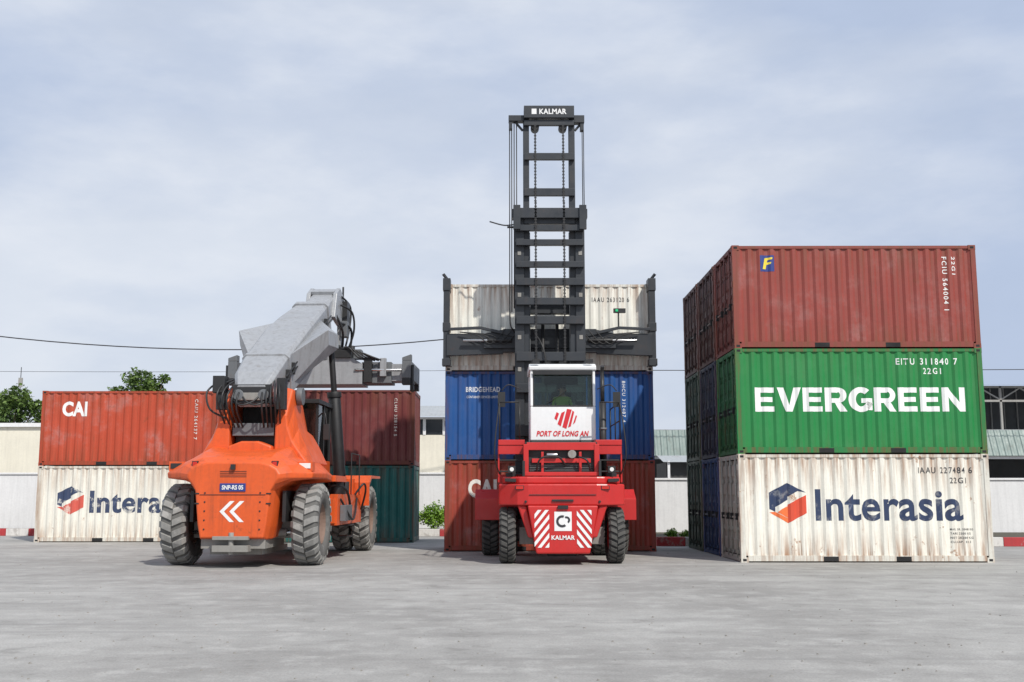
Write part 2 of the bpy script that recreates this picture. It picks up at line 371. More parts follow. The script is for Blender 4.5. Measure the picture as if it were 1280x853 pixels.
# ---------------------------------------------------------------- wall, kerb, buildings
wallm=paint('plaster_wall',(.74,.74,.74),.0,.85,.35,rustcol=(.3,.28,.25)); creamm=paint('cream_plaster',(.72,.68,.57),0,.85,.3)
kr=paint('kerb_red',(.42,.035,.04),.1,.7,.5,chip=((.35,.33,.3),.6)); kw=paint('kerb_white',(.66,.64,.61),.1,.7,.5,chip=((.3,.28,.26),.5))
greyroof=paint('metal_roof',(.36,.38,.39),.3,.5,.5); soil=paint('planting_soil',(.07,.06,.04),0,.95,.4)
gsheet=paint('grey_green_sheet',(.20,.26,.24),.2,.5,.6); conc=paint('concrete_post',(.35,.34,.32),0,.85,.5); darkst=paint('dark_steelwork',(.05,.055,.06),.2,.5,.4)
winm=paint('window_dark',(.02,.025,.03),0,.1,.1,bump=0)
def poly_line(name,pts,h,t,seg,mats,cap=None,bev=.01):
    b=B(name,bevel=bev); k=0
    for p,q in zip(pts,pts[1:]):
        p=Vector((*p,0));q=Vector((*q,0)); L=(q-p).length; n=max(1,round(L/seg)); d=(q-p)/n; nn=Vector((-d.y,d.x,0)).normalized()*t
        for j in range(n):
            a=p+d*j; c2=p+d*(j+1)-(d.normalized()*.012 if len(mats)>1 else Vector())
            b.loft([[a,a+nn,a+nn+Vector((0,0,h)),a+Vector((0,0,h))],[c2,c2+nn,c2+nn+Vector((0,0,h)),c2+Vector((0,0,h))]],mats[k%len(mats)]); k+=1
        if cap:
            o=nn.normalized()*.05
            b.loft([[p-o+Vector((0,0,h)),p+nn+o+Vector((0,0,h)),p+nn+o+Vector((0,0,h+.08)),p-o+Vector((0,0,h+.08))],[q-o+Vector((0,0,h)),q+nn+o+Vector((0,0,h)),q+nn+o+Vector((0,0,h+.08)),q-o+Vector((0,0,h+.08))]],cap)
            for j in range(0,n):
                a=p+d*j; b.box(a.x-.14,a.x+.14,a.y-.06,a.y-.003,0,h-.003,mats[0])
    return b.done()
poly_line('perimeter_wall',[(-60,47),(3,46)],2.45,.2,4.6,[wallm],wallm); poly_line('perimeter_wall',[(3.3,41.5),(60,41)],2.15,.2,4.6,[wallm],wallm)
poly_line('kerb',[(-60,44.5),(-1.5,42.5)],.28,.22,.9,[kr,kw]); poly_line('kerb',[(4.9,34.6),(50,33.6)],.28,.22,.9,[kr,kw])
b=B('planting_bed'); 
for q in([(-60,44.8),(-1.5,42.8),(2.9,45.9),(-60,46.9)],[(4.9,34.9),(50,33.9),(50,41.0),(3.5,41.4)]): b.prism(q,'z',.0,.2,soil)
b.done()
def ribwall(b,x0,x1,y,z0,z1,m,p=.25,d=.035,dz=0):
    xs=[];x=x0;k=0
    while x<x1:
        xs+=[(x,0),(x+p*.3,0),(x+p*.45,d),(x+p*.85,d)]; x+=p
    i=b.mi(m); vs=[(b.bm.verts.new((x,y+e,z0)),b.bm.verts.new((x,y+e+dz,z1))) for x,e in xs]
    for p_,q_ in zip(vs,vs[1:]): b.bm.faces.new((p_[0],q_[0],q_[1],p_[1])).material_index=i
e=empty('cream_building',(-40,55,0)); b=B('walls',e,.01); b.box(-22,20.5,0,9,0,5.0,creamm); b.box(-22.15,20.65,-.15,9.15,5.0,5.2,wallm); b.box(-22,20.5,9.2,9.4,0,5.1,wallm)
for k in range(10): b.box(-20+k*4.2,-19.75+k*4.2,-.08,-.003,0,4.99,creamm)
b.done()
e=empty('warehouse_building',(-5,55,0)); b=B('walls',e,.01); b.box(-4,5,0,10,0,4.6,creamm)
for k in range(9): b.box(-4+k,-3.85+k,-.03,0,4.6,5.4,wallm)
b.box(-4,5,.05,10,4.6,5.45,winm); b.box(-4.1,5.1,-.06,0,5.4,5.5,wallm); b.box(1,3,-.05,-.003,0,2.6,darkst)
b.done(); b=B('roof',e); ribwall(b,-4.6,5.6,-.6,5.5,6.4,greyroof,dz=4.5); b.box(-4.6,5.6,3.9,10,6.3,6.38,greyroof); b.done()
e=empty('steel_shed',(30,52,0)); b=B('awning',e); ribwall(b,-23.5,20,0,3.45,4.7,gsheet,p=.3,dz=.5); b.done()
b=B('frame',e)
for k in range(12):
    x=-23+k*3.8; b.cyl((x,0.3,0),(x,.3,3.5),.09,wallm); b.beam((x,.3,3.4),(x,9,3.6),.12,.25,darkst)
b.box(-23.4,20,.25,.4,3.3,3.44,wallm); b.box(-23.4,20,9,9.2,0,4.8,darkst); b.box(-23.4,20,1,9,4.7,4.76,greyroof); b.done()
b=B('upper_roof',e)
for k in range(14):
    x=-7+k*2; b.beam((x,2,4.8),(x,2,7.0),.1,.1,conc); b.beam((x,2,6.3),(x+1,2,6.9),.06,.06,conc); b.beam((x+1,2,6.9),(x+2,2,6.3),.06,.06,conc)
for k in range(40): b.box(-7+k*.7,-6.96+k*.7,6.4,6.497,4.8,7.3,conc)
b.box(-7.2,21,1.95,2.05,6.2,6.3,conc); b.box(-7.2,21,1.95,2.05,6.9,7.0,conc); ribwall(b,-7.6,21.2,1.4,7.0,7.5,greyroof,dz=5); b.box(-7.2,21,6.5,6.6,4.8,7.4,darkst)
b.done()
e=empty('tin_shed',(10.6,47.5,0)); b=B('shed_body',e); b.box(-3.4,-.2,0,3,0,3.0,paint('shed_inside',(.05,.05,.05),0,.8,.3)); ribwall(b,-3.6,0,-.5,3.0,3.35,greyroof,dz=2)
for x in(-3.4,-1.9,-.5): b.box(x,x+.1,-.4,-.3,0,3.05,wallm)
b.done()
e=empty('utility_pole',(1.2,50,0)); b=B('pole',e); b.cyl((0,0,0),(0,0,9.4),.16,conc,14,.1); b.box(-.9,.9,-.06,.06,8.9,9.02,darkst); b.box(-.7,.7,-.06,.06,7.3,7.4,darkst)
for x in(-.8,0,.8): b.cyl((x,0,9.02),(x,0,9.2),.05,wallm,8,.03)
b.done()
wm=paint('cable_black',(.03,.03,.035),0,.6,.1,bump=0)
b=B('overhead_cable')
def cable(p,q,sag,r):
    p=Vector(p);q=Vector(q); pts=[p.lerp(q,t/16)-Vector((0,0,sag*4*(t/16)*(1-t/16))) for t in range(17)]; b.hose(pts,r,wm,2,6)
cable((-48,48,14.8),(.4,50,9.15),3.1,.026)
cable((-60,50,7.9),(.5,50,7.35),.3,.009); cable((1.9,50,7.35),(60,50,7.9),.2,.018); b.done()
# ---------------------------------------------------------------- trees
def leafmat(name,a,bb):
    m=bpy.data.materials.new(name); nt,bs,_=nodes(m); tc=N(nt,'ShaderNodeTexCoord')
    n=noise(nt,tc.outputs['Object'],1.3,3); g=N(nt,'ShaderNodeNewGeometry')
    f=mul(nt,mul(nt,ramp(nt,n,.35,.65),.6),mul(nt,g.outputs['Random Per Island'],.5),'ADD')
    nt.links.new(mixc(nt,f,a,bb),bs.inputs['Base Color']); bs.inputs['Roughness'].default_value=.6; return m
LF=leafmat('foliage',(.03,.07,.014),(.12,.19,.03)); LF2=leafmat('foliage_light',(.09,.20,.015),(.24,.40,.03))
bark=paint('bark',(.10,.075,.05),0,.9,.4)
def leaves(b,lobes,n,size,mat,shell=.55):
    i=b.mi(mat); tot=sum(l[3]**2 for l in lobes)
    for cx,cy,cz,r in lobes:
        for _ in range(int(n*r*r/tot)):
            d=Vector((random.gauss(0,1),random.gauss(0,1),random.gauss(0,1))).normalized()
            rr=r*(shell+(1-shell)*random.random())*(1+.18*math.sin(5*d.x+cx)*math.cos(6*d.z+cz)); p=Vector((cx,cy,cz))+Vector((d.x*rr,d.y*rr,d.z*rr*.8))
            q=Quaternion(Vector((random.gauss(0,1),random.gauss(0,1),random.gauss(0,1))).normalized(),random.random()*6.28); s=size*random.uniform(.6,1.3)
            b.bm.faces.new([b.bm.verts.new(p+q@Vector(w)*s) for w in((-.5,0,0),(0,-.28,.06),(.55,0,0),(0,.28,.06))]).material_index=i
def tree(x,y,h,rad,n=4500,mat=LF,sz=.28):
    e=empty('tree',(x,y,0)); b=B('trunk',e); b.cyl((0,0,0),(.1,0,h*.55),.24,bark,9,.14)
    lobes=[(0,0,h-rad*.75,rad*.7)]
    for k in range(11):
        a=k*2.4+random.random(); rr=rad*random.uniform(.45,1.05); z=h*.5+random.random()*(h*.44); lobes.append((rr*math.cos(a),rr*math.sin(a),z,rad*random.uniform(.22,.45)))
        b.cyl((.08,0,h*.4),(lobes[-1][0],lobes[-1][1],z),.09,bark,6,.03)
    b.done(); b=B('crown',e); leaves(b,lobes,n,sz,mat,.4); b.done()
for x,y,h,r in((-31.8,70,8.6,2.2),(-34.9,72,9.0,2.6),(-40,72,8,3),(-29.2,74,7.4,2.0),(-26.9,80,11.3,1.9),(-29.3,82,9.2,1.1),(-25.2,80,9.2,1.1)): tree(x,y,h,r)
b=B('shrub',loc=(-2.7,43.4,0)); leaves(b,[(0,0,.9,.55),(.4,0,.75,.4),(-.35,.1,.7,.4),(.1,-.1,.55,.45)],2800,.1,LF2,.3)
b.cyl((0,0,.1),(0,0,.7),.04,bark,6); b.done()
b=B('shrub',loc=(6.1,36.2,0)); leaves(b,[(-.5,0,.32,.22),(0,.1,.3,.2),(.4,0,.36,.18)],900,.1,LF2,.2); b.cyl((0,0,.1),(0,0,.3),.02,bark,6); b.done()
b=B('radio_mast',loc=(-35.8,80,0)); b.cyl((0,0,0),(0,0,11),.05,darkst,6,.03); b.box(-.15,.15,-.05,.05,9.5,10.2,conc); b.done()
# ================================================================ vehicles materials
KR=paint('truck_red',(.50,.020,.018),.0,.30,.25,bump=.02); MG=paint('mast_grey',(.024,.028,.034),.06,.40,.35,bump=.04)
RUB=paint('tyre_rubber',(.028,.028,.028),0,.8,.6,bump=.2); RUBG=paint('tyre_tread_dust',(.085,.083,.078),0,.9,.6,bump=.2); RUBD=paint('tyre_dusty',(.25,.247,.235),.0,.9,.7,chip=((.38,.37,.35),.7),bump=.3); RUBS=paint('tyre_groove_dusty',(.12,.118,.112),.0,.9,.6,chip=((.22,.215,.205),.6),bump=.3)
BLK=paint('black_trim',(.016,.016,.017),0,.45,.3,bump=.02); CWH=paint('cab_white',(.78,.79,.79),0,.3,.15,bump=0)
OR=paint('machine_orange',(.66,.095,.014),.3,.38,.55,bump=.05,rustcol=(.14,.05,.02)); BG=paint('boom_grey',(.34,.35,.365),.25,.38,.6,metal=.15,rustcol=(.12,.08,.05),bump=.05); DG=paint('spreader_grey',(.13,.14,.15),.2,.5,.5)
AX=paint('axle_grey',(.26,.25,.23),.3,.6,.6); CHR=paint('chrome_rod',(.5,.5,.5),0,.2,.1,1,bump=0); lamp_r=paint('lamp_red',(.5,.02,.01),0,.2,0,bump=0); lamp_w=paint('lamp_clear',(.7,.7,.68),0,.15,0,bump=0)
RIM=paint('rim_dusty',(.20,.13,.10),.3,.7,.6); seatm=paint('seat_fabric',(.03,.03,.032),0,.8,.2)
# ================================================================ MAST TRUCK
T=empty('container_handler_truck',(1.42,26.1,0))
b=B('counterweight',T,.035)
b.prism([(-1.49,.75),(-1.49,-.30),(-1.05,-.66),(-.8,-.72),(.8,-.72),(1.05,-.66),(1.49,-.30),(1.49,.75)],'z',1.36,1.86,KR)
b.prism([(-1.40,.75),(-1.40,-.2),(-1.0,-.52),(-.82,-.56),(.82,-.56),(1.0,-.52),(1.40,-.2),(1.40,.75)],'z',1.862,2.03,KR)
b.prism([(-.82,1.36),(-.62,.26),(.62,.26),(.82,1.36)],'y',-.80,.5,KR)
b.prism([(-1.05,1.36),(-.84,1.36),(-.66,.62),(-.80,.62)],'y',-.62,-.1,KR); b.prism([(1.05,1.36),(.84,1.36),(.66,.62),(.80,.62)],'y',-.62,-.1,KR)
b.box(-.35,.35,-.3,.3,.18,.3,BLK)
b.done()
b=B('rear_details',T,.008)
for s in(-1,1):
    b.prism([(s*1.08,1.90),(s*1.34,1.92),(s*1.34,1.99),(s*1.08,1.98)],'y',-.53,-.2,BLK)
    b.box(s*1.0-.1,s*1.0+.1,-.705,-.6,1.72,1.82,BLK); b.box(s*1.0-.085,s*1.0+.085,-.715,-.706,1.735,1.805,lamp_r); b.cyl((s*.86,-.74,1.45),(s*.86,-.6,1.45),.03,BLK)
    b.box(s*.9-.03,s*.9+.03,-.5,-.3,2.03,2.4,BLK); b.box(s*1.2-.12,s*1.2+.12,-.2,.2,2.03,2.12,BLK)
    b.box(s*1.18-.09,s*1.18+.09,-.45,-.3,2.12,2.28,BLK); b.cyl((s*1.18,-.462,2.2),(s*1.18,-.45,2.2),.05,lamp_w,12)
b.box(-.25,.25,-.76,-.6,1.45,1.5,BLK); b.box(-.78,.78,-.745,-.722,1.60,1.615,BLK); b.box(-.12,.12,-.86,-.80,1.28,1.36,BLK)
b.done()
b=B('engine_bay',T,.012)
b.box(-.86,.86,-.2,2.0,1.6,2.86,BLK)
b.box(-.92,.92,-.42,-.3,2.05,2.14,KR); b.box(-.82,.82,-.34,-.22,2.66,2.84,KR); b.box(-.7,.7,-.3,-.21,2.36,2.46,KR)
for s in(-1,1):
    b.box(s*.84-.06,s*.84+.06,-.36,-.2,2.03,2.8,KR); b.box(s*.45-.03,s*.45+.03,-.31,-.2,2.1,2.62,KR)
for k in range(5): b.box(-.76,.76,-.24,-.2,2.16+k*.04,2.175+k*.04,DG)
b.cyl((.25,-.4,2.56),(.25,-.2,2.56),.1,AX); b.cyl((-.35,-.36,2.54),(-.1,-.36,2.54),.05,CHR)
b.hose([(-.6,-.3,2.1),(-.5,-.5,2.45),(-.1,-.45,2.5),(.1,-.25,2.3)],.025,BLK); b.hose([(.7,-.3,2.1),(.6,-.5,2.4),(.4,-.4,2.5)],.025,BLK)
b.done()
b=B('chassis',T,.015)
for s in(-1,1):
    x0,x1=sorted((s*.55,s*.8)); b.box(x0,x1,.3,4.2,.75,1.35,KR)
    x0,x1=sorted((s*.86,s*1.5)); b.box(x0,x1,.2,2.9,2.80,2.93,KR); b.box(x0,x1,.22,.28,2.58,2.80,KR)
    b.box(x0+.02,x1-.02,.8,2.6,1.3,2.1,KR); b.box(x0+.1,x1-.1,.78,.8,1.4,2.0,BLK)
    for z in(2.15,2.42,2.66): b.box(x0+.02,x1-.02,.3,.55,z,z+.035,BLK)
    b.box(s*1.49-.02,s*1.49+.02,.3,.36,1.9,2.8,KR)
    x0,x1=sorted((s*1.08,s*2.12)); b.prism([(2.62,.95),(2.62,1.5),(3.1,1.75),(4.2,1.75),(4.2,1.68),(3.15,1.68),(2.7,1.45),(2.7,.95)],'x',x0,x1,KR)
b.box(-1.0,1.0,3.1,3.7,.45,.95,DG); b.box(-1.0,1.0,-.15,.25,.45,.85,AX)
b.done()
b=B('handrails',T)
for s in(-1,1):
    X=s*1.47
    for y in(.3,1.4,2.6): b.cyl((X,y,2.93),(X,y,3.85),.017,BLK,8)
    for z in(3.4,3.85): b.cyl((X,.3,z),(X,2.6,z),.017,BLK,8)
    b.cyl((s*.98,.28,3.85),(X,.3,3.85),.017,BLK,8); b.cyl((s*.98,.28,2.93),(s*.98,.28,3.85),.017,BLK,8)
    b.hose([(X,.25,2.1),(s*1.58,.1,2.5),(s*1.56,.15,3.1),(X,.3,3.85)],.016,BLK)
    b.hose([(s*.95,.6,4.2),(s*1.25,.5,4.3),(s*1.42,.5,4.15)],.014,BLK); b.box(s*1.42-.09,s*1.42+.09,.47,.51,3.75,4.12,BLK)
b.done()
b=B('exhaust_stack',T); b.cyl((1.09,.7,1.95),(1.09,.7,3.9),.085,BLK,16); b.cyl((1.09,.7,3.9),(1.09,.7,4.55),.05,BLK,14); b.hose([(1.09,.7,4.5),(1.09,.7,4.65),(1.09,.62,4.78)],.05,BLK); b.cyl((1.09,.7,3.2),(1.09,.7,3.25),.1,DG,16); b.done()
b=B('wheels',T)
for s in(-1,1):
    b.tyre((s*1.28,.05,.66),.66,.38,RUB,KR,ml=RUBG)
    for x in(1.22,1.72): b.tyre((s*x,3.5,.72),.72,.44,RUB,KR,ml=RUBG)
b.done()
cb=B('cab',T,.03); x0,x1,y0,y1=-.70,.94,.95,2.6
cb.prism([(x0,2.95),(x1,2.95),(x1+.0,3.8),(x0,3.8)],'y',y0,y0+.06,CWH)
cb.box(x0,x1,y1-.06,y1,2.95,3.5,CWH)
for xx in(x0,x1-.05): cb.box(xx,xx+.05,y0+.062,y1-.062,2.95,3.5,CWH)
for xx in(x0,x1-.07):
    cb.prism([(y0,3.802),(y0+.09,3.802),(y0+.17,4.72),(y0+.08,4.72)],'x',xx,xx+.07,CWH); cb.box(xx,xx+.07,y1-.09,y1,3.5,4.72,CWH)
cb.prism([(y0+.04,4.72),(y1+.1,4.72),(y1+.1,4.84),(y1-.2,4.90),(y0+.25,4.90),(y0+.02,4.82)],'x',x0-.03,x1+.03,CWH)
cb.box(x0+.002,x1-.002,y0,y1,2.9,2.948,BLK); cb.done()
cg=B('cab_glazing',T)
cg.prism([(y0+.03,3.8),(y0+.045,3.8),(y0+.115,4.72),(y0+.10,4.72)],'x',x0+.072,x1-.072,GLASS)
for xx in(x0+.02,x1-.035): cg.box(xx,xx+.012,y0+.12,y1-.09,3.5,4.72,GLASS)
cg.box(x0+.07,x1-.07,y1-.04,y1-.028,3.5,4.72,GLASS); cg.done()
cg=B('cab_fittings',T,.01)
cg.box(x0+.07,x1-.07,y0+.0,y0+.02,4.60,4.715,BLK); cg.box(x0+.07,x1-.07,y0-.012,y0+.03,3.80,3.83,BLK)
for xx in(x0+.075,x1-.1): cg.prism([(y0+.01,3.83),(y0+.03,3.83),(y0+.09,4.6),(y0+.07,4.6)],'x',xx,xx+.025,BLK)
cg.box(-.12,.40,1.95,2.1,3.5,4.25,seatm); cg.box(-.12,.40,1.5,2.0,3.42,3.56,seatm); cg.box(.0,.28,1.6,1.9,2.95,3.42,BLK); cg.box(.02,.26,1.96,2.06,4.27,4.45,seatm)
cg.box(x0+.08,x1-.08,y1-.15,y1-.1,3.5,3.75,BLK); cg.box(-.3,.6,y1-.2,y1-.1,4.5,4.7,BLK)
cg.hose([(-.3,y0-.02,3.86),(.0,y0-.03,4.05),(.2,y0-.0,4.2)],.01,BLK); cg.cyl((.55,1.4,3.3),(.55,1.3,3.75),.02,BLK); cg.box(.45,.65,1.2,1.3,3.75,3.95,BLK)
for x in(-.55,.8): cg.box(x-.09,x+.09,y0+.0,y0+.1,4.905,5.0,BLK)
cg.done()
redt=paint('ink_red',(.6,.02,.03),0,.4,.1,bump=0); Y=y0-.006
polys(T,[[(.16-.26,3.50),(.22-.26,3.45),(.28-.26,3.62),(.22-.26,3.66)],[(-.02,3.36),(.06,3.30),(.17,3.68),(.08,3.64)],[(.10,3.28),(.20,3.24),(.34,3.72),(.22,3.74)],[(.24,3.27),(.31,3.30),(.40,3.66),(.36,3.70)],[(.36,3.34),(.42,3.40),(.47,3.56),(.44,3.58)]],redt,y=Y,name='cab_logo')
text(T,'PORT OF LONG AN',-.55,.76,3.05,3.19,redt,off=.035,y=Y-.003,corrugated=False,shear=.25,name='cab_lettering',sp=1.06)
inkw=paint('decal_white',(.75,.75,.74),0,.4,.15,bump=0)
stripes(T,-.66,-.32,.40,1.26,inkw,-.81,.085,1); stripes(T,.32,.66,.40,1.26,inkw,-.81,.085,-1)
polys(T,[[(-.2,.78),(.2,.78),(.2,1.22),(-.2,1.22)]],inkw,y=-.806,name='badge_plate')
ring=[]; 
for k in range(12):
    a=R(70+k*20); a2=R(70+(k+1)*20); ring.append([( -.02+.14*math.cos(a),1.0+.14*math.sin(a)),(-.02+.14*math.cos(a2),1.0+.14*math.sin(a2)),(-.02+.085*math.cos(a2),1.0+.085*math.sin(a2)),(-.02+.085*math.cos(a),1.0+.085*math.sin(a))])
for k in range(9):
    a=R(-60+k*20); a2=R(-60+(k+1)*20); ring.append([(.08+.085*math.cos(a),1.03+.085*math.sin(a)),(.08+.085*math.cos(a2),1.03+.085*math.sin(a2)),(.08+.04*math.cos(a2),1.03+.04*math.sin(a2)),(.08+.04*math.cos(a),1.03+.04*math.sin(a))])
polys(T,ring,blk_t,y=-.812,name='badge_symbol')
text(T,'KALMAR',-.27,.27,.58,.68,inkw,off=.03,y=-.812,corrugated=False,name='rear_lettering',sp=1.06)
b=B('mast_outer',T,.012); mx=-.06
def chan(x,s,w,y0,y1,z0,z1,t=.035):
    a,c=sorted((x,x+s*w)); b.box(a,c,y0,y0+t,z0,z1,MG); b.box(a,c,y1-t,y1,z0,z1,MG); k=x+s*.02; a,c=sorted((k,k+s*t)); b.box(a,c,y0+t,y1-t,z0,z1,MG)
for s in(-1,1): chan(mx+s*.985,-s,.26,3.75,4.1,.35,9.55)
for z,h in((9.36,.28),(8.98,.17),(8.56,.17),(7.93,.17),(7.42,.2),(6.86,.2),(6.32,.22),(5.28,.25),(4.4,.25),(3.2,.3),(1.2,.4)):
    b.box(mx-.95,mx+.95,3.60,3.745,z,z+h,MG)
b.box(mx-1.06,mx+1.06,3.56,3.9,9.34,9.6,MG)
for s in(-1,1): b.box(mx+s*.93-.1,mx+s*.93+.1,3.5,3.6,9.0,9.7,MG)
for s in(-1,1):
    for z in(7.1,8.3,5.0,5.9): b.box(mx+s*.86-.05,mx+s*.86+.05,3.735,3.749,z,z+.12,AX)
b.done()
b=B('mast_inner',T,.01)
for s in(-1,1): chan(mx+s*.74,-s,.17,3.82,4.08,1.0,12.4)
for z,h in((12.1,.16),(11.08,.2),(10.02,.22),(9.2,.15)): b.box(mx-.72,mx+.72,3.7,3.815,z,z+h,MG)
b.box(mx-.72,mx+.72,3.62,4.1,12.3,12.66,MG)
for s in(-1,1):
    b.cyl((mx+s*.4,3.75,12.1),(mx+s*.4,4.1,12.1),.12,BLK,14)
b.box(mx-1.12,mx+1.0,3.85,3.95,12.32,12.40,MG); b.box(mx-1.16,mx-.72,3.75,4.0,12.25,12.42,MG); b.box(mx+.72,mx+1.02,3.75,4.0,12.2,12.42,MG)
b.box(mx-1.15,mx-1.05,3.78,3.98,12.02,12.3,MG); b.box(mx+.9,mx+1.0,3.78,3.98,11.98,12.3,MG)
for s in(-1,1): b.beam((mx+s*1.0,3.9,12.3),(mx+s*.75,3.9,12.0),.08,.06,MG)
b.done()
text(T,'KALMAR',mx-.28,mx+.5,12.40,12.56,inkw,off=.03,y=3.61,corrugated=False,name='mast_lettering',sp=1.06)
polys(T,[[(mx-.5,12.40),(mx-.36,12.40),(mx-.36,12.56),(mx-.5,12.56)]],inkw,y=3.61,name='mast_badge')
b=B('lift_chains_and_hoses',T)
for s in(-1,1):
    for z in range(0,150): 
        z0=4.9+z*.048; w_=.034 if z%2 else .02
        b.box(mx+s*.40-w_,mx+s*.40+w_,3.56 if z0<9.8 else 3.68,3.585 if z0<9.8 else 3.70,z0,z0+.04,BLK)
    b.cyl((mx+s*.62,3.95,1.0),(mx+s*.62,3.95,9.0),.075,DG,12); b.cyl((mx+s*.62,3.95,9.0),(mx+s*.62,3.95,12.3),.03,CHR,12)
for k,dx in enumerate((1.13,1.07,1.0,.93)): b.cyl((mx-dx,3.9,6.6+.1*k),(mx-dx,3.9,12.3),.015,BLK,7)
for dx in(.96,1.0): b.cyl((mx+dx,3.9,9.5),(mx+dx,3.9,12.2),.013,BLK,7)
b.hose([(mx-1.7,3.85,9.3),(mx-1.3,3.8,9.18),(mx-1.0,3.8,9.2)],.02,BLK); b.cyl((mx-1.2,3.9,9.15),(mx-.95,3.9,9.15),.03,BLK)
b.hose([(mx-1.13,3.9,6.7),(mx-1.1,3.9,6.3),(mx-.9,4.2,6.1),(mx-.6,4.3,6.2)],.02,BLK)
for s in(-1,1): b.cyl((mx+s*.2,3.95,3.0),(mx+s*.2,3.95,6.5),.05,BLK,10)
b.hose([(mx-.15,3.7,3.3),(mx-.1,3.55,4.6),(mx-.2,3.55,5.6),(mx-.5,3.9,6.2)],.022,BLK)
b.done()
b=B('spreader',T,.015); cx=-.03
b.box(cx-1.35,cx+1.35,4.75,5.05,5.68,6.35,MG); b.box(cx-1.9,cx+1.9,4.68,4.95,5.78,6.1,MG)
for s in(-1,1):
    b.prism([(cx+s*1.35,5.64),(cx+s*2.98,5.58),(cx+s*2.98,6.22),(cx+s*1.9,6.22),(cx+s*1.35,6.34)],'y',4.8,5.0,MG)
    b.prism([(cx+s*1.0,6.2),(cx+s*2.0,6.42),(cx+s*2.9,6.38),(cx+s*2.9,6.3),(cx+s*2.0,6.34),(cx+s*1.0,6.1)],'y',4.7,4.79,MG)
    a,c=sorted((cx+s*2.90,cx+s*3.08)); b.box(a,c,4.85,5.15,5.35,7.5,MG); b.box(a-.02,c+.02,4.82,5.25,7.5,7.86,MG); b.box(a-.02,c+.02,4.82,5.2,6.3,6.55,MG); b.box(a-.03,c+.03,4.84,5.2,5.3,5.5,MG)
    b.beam((cx+s*2.99,4.95,7.86),(cx+s*3.1,4.9,8.0),.1,.06,MG)
    b.box(min(cx+s*.75,cx+s*.95),max(cx+s*.75,cx+s*.95),4.1,4.9,5.2,7.1,MG)
    b.cyl((cx+s*1.2,4.65,6.0),(cx+s*2.5,4.65,6.0),.04,CHR,10); b.cyl((cx+s*1.1,4.65,6.0),(cx+s*1.8,4.65,6.0),.065,BLK,10)
    for k in range(3): b.hose([(cx+s*(.9+.2*k),4.6,6.3),(cx+s*(1.3+.2*k),4.6,5.9),(cx+s*(1.7+.2*k),4.62,6.15),(cx+s*2.6,4.7,6.25)],.016,BLK)
b.cyl((cx+2.0,4.8,6.35),(cx+2.0,4.8,6.85),.02,BLK); b.box(cx+1.85,cx+2.2,4.72,4.82,6.82,6.95,BLK)
b.box(cx+1.9,cx+1.98,4.70,4.72,6.85,6.92,paint('lamp_green',(.02,.5,.2),0,.3,0,bump=0))
b.box(cx-.75,cx+.75,4.1,4.4,5.1,5.5,MG); b.box(cx-.75,cx+.75,4.1,4.4,6.7,7.0,MG)
b.done()
# ---------------------------------------------------------------- driver
D=empty('truck_driver',(1.56,27.75,3.56))
skin=paint('skin',(.42,.24,.16),0,.5,.05,bump=0); hair=paint('hair_black',(.012,.01,.01),0,.5,0,bump=0)
def skinned(name,V,E,rad,mat,parent,sub=2):
    me=bpy.data.meshes.new(name); me.from_pydata(V,E,[]); me.materials.append(mat); o=bpy.data.objects.new(name,me); sc.collection.objects.link(o); o.parent=parent
    sk=o.modifiers.new('s','SKIN'); sv=me.skin_vertices[0].data
    for i,r in enumerate(rad): sv[i].radius=(r,r*.8) if isinstance(r,float) else r
    sv[0].use_root=True; s=o.modifiers.new('ss','SUBSURF'); s.levels=sub; s.render_levels=sub; return o
V=[(0,0,.1),(0,.02,.3),(0,.03,.48),(0,.02,.58),(0,-.0,.68),(0,-.01,.80),
   (-.19,.03,.5),(-.25,-.05,.27),(-.16,-.28,.22),(.19,.03,.5),(.25,-.05,.27),(.16,-.28,.24),
   (-.1,0,.06),(-.13,-.40,.06),(-.13,-.42,-.38),(.1,0,.06),(.13,-.40,.06),(.13,-.42,-.38),(-.13,-.52,-.42),(.13,-.52,-.42)]
E=[(0,1),(1,2),(2,3),(3,4),(4,5),(2,6),(6,7),(7,8),(2,9),(9,10),(10,11),(0,12),(12,13),(13,14),(0,15),(15,16),(16,17),(14,18),(17,19)]
m2=bpy.data.materials.new('driver_clothes_and_skin'); nt,bs,_=nodes(m2); tc=N(nt,'ShaderNodeTexCoord'); sp=N(nt,'ShaderNodeSeparateXYZ'); nt.links.new(tc.outputs['Object'],sp.inputs[0])
c=mixc(nt,ramp(nt,sp.outputs[2],.129,.131),(.03,.04,.07),(.35,.52,.06)); c=mixc(nt,ramp(nt,sp.outputs[2],.545,.55),c,(.42,.24,.16)); nt.links.new(c,bs.inputs['Base Color']); bs.inputs['Roughness'].default_value=.7
skinned('body',V,E,[(.16,.12),(.15,.11),(.17,.11),.055,(.078,.092),(.07,.085),.06,.045,.035,.06,.045,.035,.09,.075,.05,.09,.075,.05,.05,.05],m2,D)
b=B('face_and_hair',D)
for s in(-1,1):
    b.cyl((s*.032,-.085,.745),(s*.032,-.094,.745),.012,hair,8); b.box(s*.032-.018,s*.032+.018,-.094,-.084,.766,.772,hair); b.cyl((s*.088,0,.73),(s*.098,.01,.73),.028,skin,8)
b.cyl((0,-.085,.735),(0,-.112,.712),.010,skin,8,.016); b.box(-.024,.024,-.092,-.08,.682,.69,lamp_r)
rg=[]
for k in range(7):
    a=k/6*math.pi/2; rg.append([Vector((.092*math.cos(a)*math.cos(t*math.pi/8),.012+.1*math.cos(a)*math.sin(t*math.pi/8)-.0,.775+.085*math.sin(a))) for t in range(16)])
b.loft(rg,hair,smooth=True); b.done()
b=B('hands',D)
